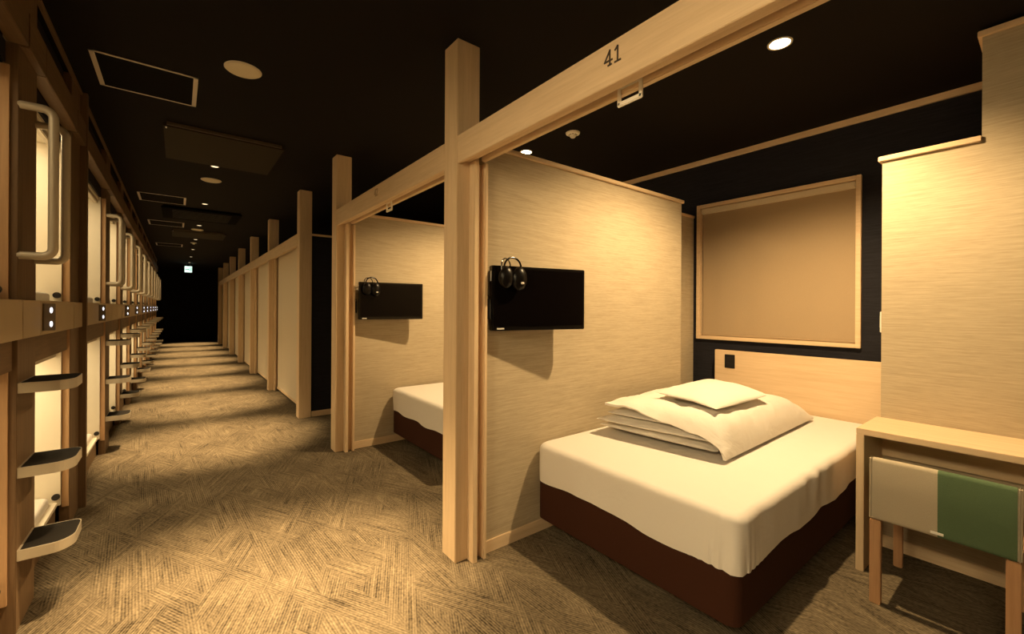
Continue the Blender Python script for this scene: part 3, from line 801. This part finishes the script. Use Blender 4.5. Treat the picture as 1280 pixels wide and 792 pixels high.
for kk in range(len(LY)-1):
    k = kk-3
    y0 = LY[kk]+(.335 if k == 1 else LW); y1 = LY[kk+1]
    nm_ = {-1: 'lit double-deck sleeping capsule left of the nearest ladder post, outside the view', -2: 'unseen double-deck sleeping capsule beside the camera, added with a fill lamp', -3: 'unseen double-deck sleeping capsule behind the camera, added with a fill lamp'}.get(k) or ('cream lit double-deck sleeping capsule, %s along the left side of the corridor' %
              ['first', 'second', 'third', 'fourth', 'fifth', 'sixth', 'seventh', 'eighth', 'ninth', 'tenth', 'eleventh'][k])
    t = thing('capsule_bunk', nm_, 'capsule bed', (XB, (y0+y1)/2, 0), 'capsule bunks')
    xb = -2.45; xf = XB-.046
    e0, e1 = y0+.001, y1-.0135
    for nm, z0, z1 in (('lower_shell', .15, 1.10), ('upper_shell', 1.36, 2.335)):
        bm = bmnew(); w = .02
        box(bm, xb, XB-.034 if k != -1 else XB-.125, e1-w, e1, z0, z1); box(bm, xb, xf, e0, e0+w, z0, z1)
        box(bm, xb, xf, e0+w, e1-w, z0, z0+w); box(bm, xb, xf, e0+w, e1-w, z1-w, z1); box(bm, xb, xb+w, e0+w, e1-w, z0+w, z1-w)
        sh = build(nm, bm, M['cream'], t)
        bm = bmnew(); cyl(bm, (XB-.052, e1-w, z0+.055), (XB-.052, e1-w-.012, z0+.055), .018, 16)
        build('coat_hook', bm, M['blackmatt'], t, parent=sh)
        build('mattress_pad', soft_block(xb+.03, xf-.03, e0+w+.01, e1-w-.01, z0+w, z0+w+.05, .04, .02) if k < 4 else B(xb+.03, xf-.03, e0+w+.01, e1-w-.01, z0+w, z0+w+.05, .01), M['sheet'], t, parent=sh)
        build('blind_rail', B(XB-.085, XB-.055, e0+w, e1-w, z1-.055, z1-.02, .004), M['rail'], t, parent=sh)
        lamp('capsule_lamp', 'AREA', ((xb+xf)/2+.55, (e0+e1)/2, z1-w-.005), (NEAR_FILL_W if nm == 'upper_shell' else 9) if k < -1 else 4 if k == -1 else 9 if k < 6 else 6, t, rot=(0, R(-42) if k < -1 and nm == 'upper_shell' else 0, 0), size=.5, sizey=(e1-e0)*.7, col=(1.0, .76, .42))  # unseen near capsules: upper lamp turned up and tilted out as added fill
    build('fascia_band', B(XB+.001, XB+.016, y0+.001, y1-.013, 1.213, 1.375, .002), M['band'], t)
    build('lower_valance', B(XB-.03, XB-.012, y0+.001, y1-.0135, 1.085, 1.213), M['bank_y'], t)
    build('head_beam', B(XB-.03, XB+.030, y0+.001, y1-.013, 2.42, 2.568, .003), M['bank_y'], t)
    bm = bmnew(); box(bm, XB-.044, XB-.034, y0+.001, y1-.0135, 2.335, 2.42); box(bm, XB-.044, XB-.034, y0+.001, y1-.0135, 2.568, H-.001)
    build('dark_infill', bm, M['darkpaper'], t)
    bm = bmnew(); box(bm, xf-.03, xf-.012, y0+.001, y1-.0135, 0, .15); build('kick_board', bm, M['bank_y'], t)
    if k in SW:
        # two-way switch plate on a small splayed block of the band
        ys = SW[k]; dx, dy = (.034, .052)
        w = math.hypot(dx, dy); th = math.atan2(-dy, -dx)
        bm = bmnew(); prism(bm, [(XB+.0155, ys), (XB+.0155+dx, ys+dy), (XB+.0155, ys+dy+.05)], 1.228, 1.366)
        bl_ = build('switch_block', bm, M['band'], t)
        Mx = Matrix.Translation((XB+.016+dx, ys+dy, 1.297)) @ Matrix.Rotation(th, 4, 'Z')
        bm = bmnew(); box(bm, .002, w-.002, 0, .006, -.064, .064, .0015)
        bmesh.ops.transform(bm, matrix=Mx, verts=bm.verts)
        pl = build('switch_plate', bm, M['plate'], t); pl['label'] = 'brown plate with two lit white switches'
        for dz in (-.033, .033):
            bm = bmnew(); bmesh.ops.create_uvsphere(bm, u_segments=14, v_segments=8, radius=1., matrix=Matrix.Translation((w*.40, .006, dz)) @ Matrix.Diagonal((.0075, .003, .014, 1)))
            bmesh.ops.transform(bm, matrix=Mx, verts=bm.verts)
            build('switch_light', bm, M['led'], t, parent=pl, smooth=True)

for o in ROOTS:
    if '_o' in o.keys(): del o['_o']

# ------------------------------------------------------------------ camera, world, view
f, yaw, roll = 535.04, .6628, .0057
cam = bpy.data.cameras.new('camera'); co = bpy.data.objects.new('camera', cam); C.objects.link(co)
cam.sensor_fit = 'HORIZONTAL'; cam.sensor_width = 36.; cam.lens = 36.*f/1280.
cam.shift_y = -(396-385.58)/1280.; cam.clip_start = .05
fw = Vector((math.sin(yaw), math.cos(yaw), 0)); rt0 = Vector((math.cos(yaw), -math.sin(yaw), 0)); up0 = Vector((0, 0, 1))
rt = rt0*math.cos(roll)+up0*math.sin(roll); up = -rt0*math.sin(roll)+up0*math.cos(roll)
co.matrix_world = Matrix(((rt.x, up.x, -fw.x, 0), (rt.y, up.y, -fw.y, 0), (rt.z, up.z, -fw.z, 1.35), (0, 0, 0, 1)))
scene.camera = co
wd = bpy.data.worlds.new('world'); scene.world = wd; wd.use_nodes = True
wd.node_tree.nodes['Background'].inputs[0].default_value = (1, .8, .55, 1); wd.node_tree.nodes['Background'].inputs[1].default_value = .004
vs = scene.view_settings; vs.view_transform = 'Standard'; vs.look = 'None'; vs.gamma = 1; vs.use_curve_mapping = False; vs.exposure = 0.
cy = scene.cycles; cy.use_denoising = True; cy.max_bounces = 8; cy.diffuse_bounces = 5; cy.glossy_bounces = 3; cy.sample_clamp_indirect = 4.; cy.use_light_tree = True
cy.caustics_reflective = False; cy.caustics_refractive = False
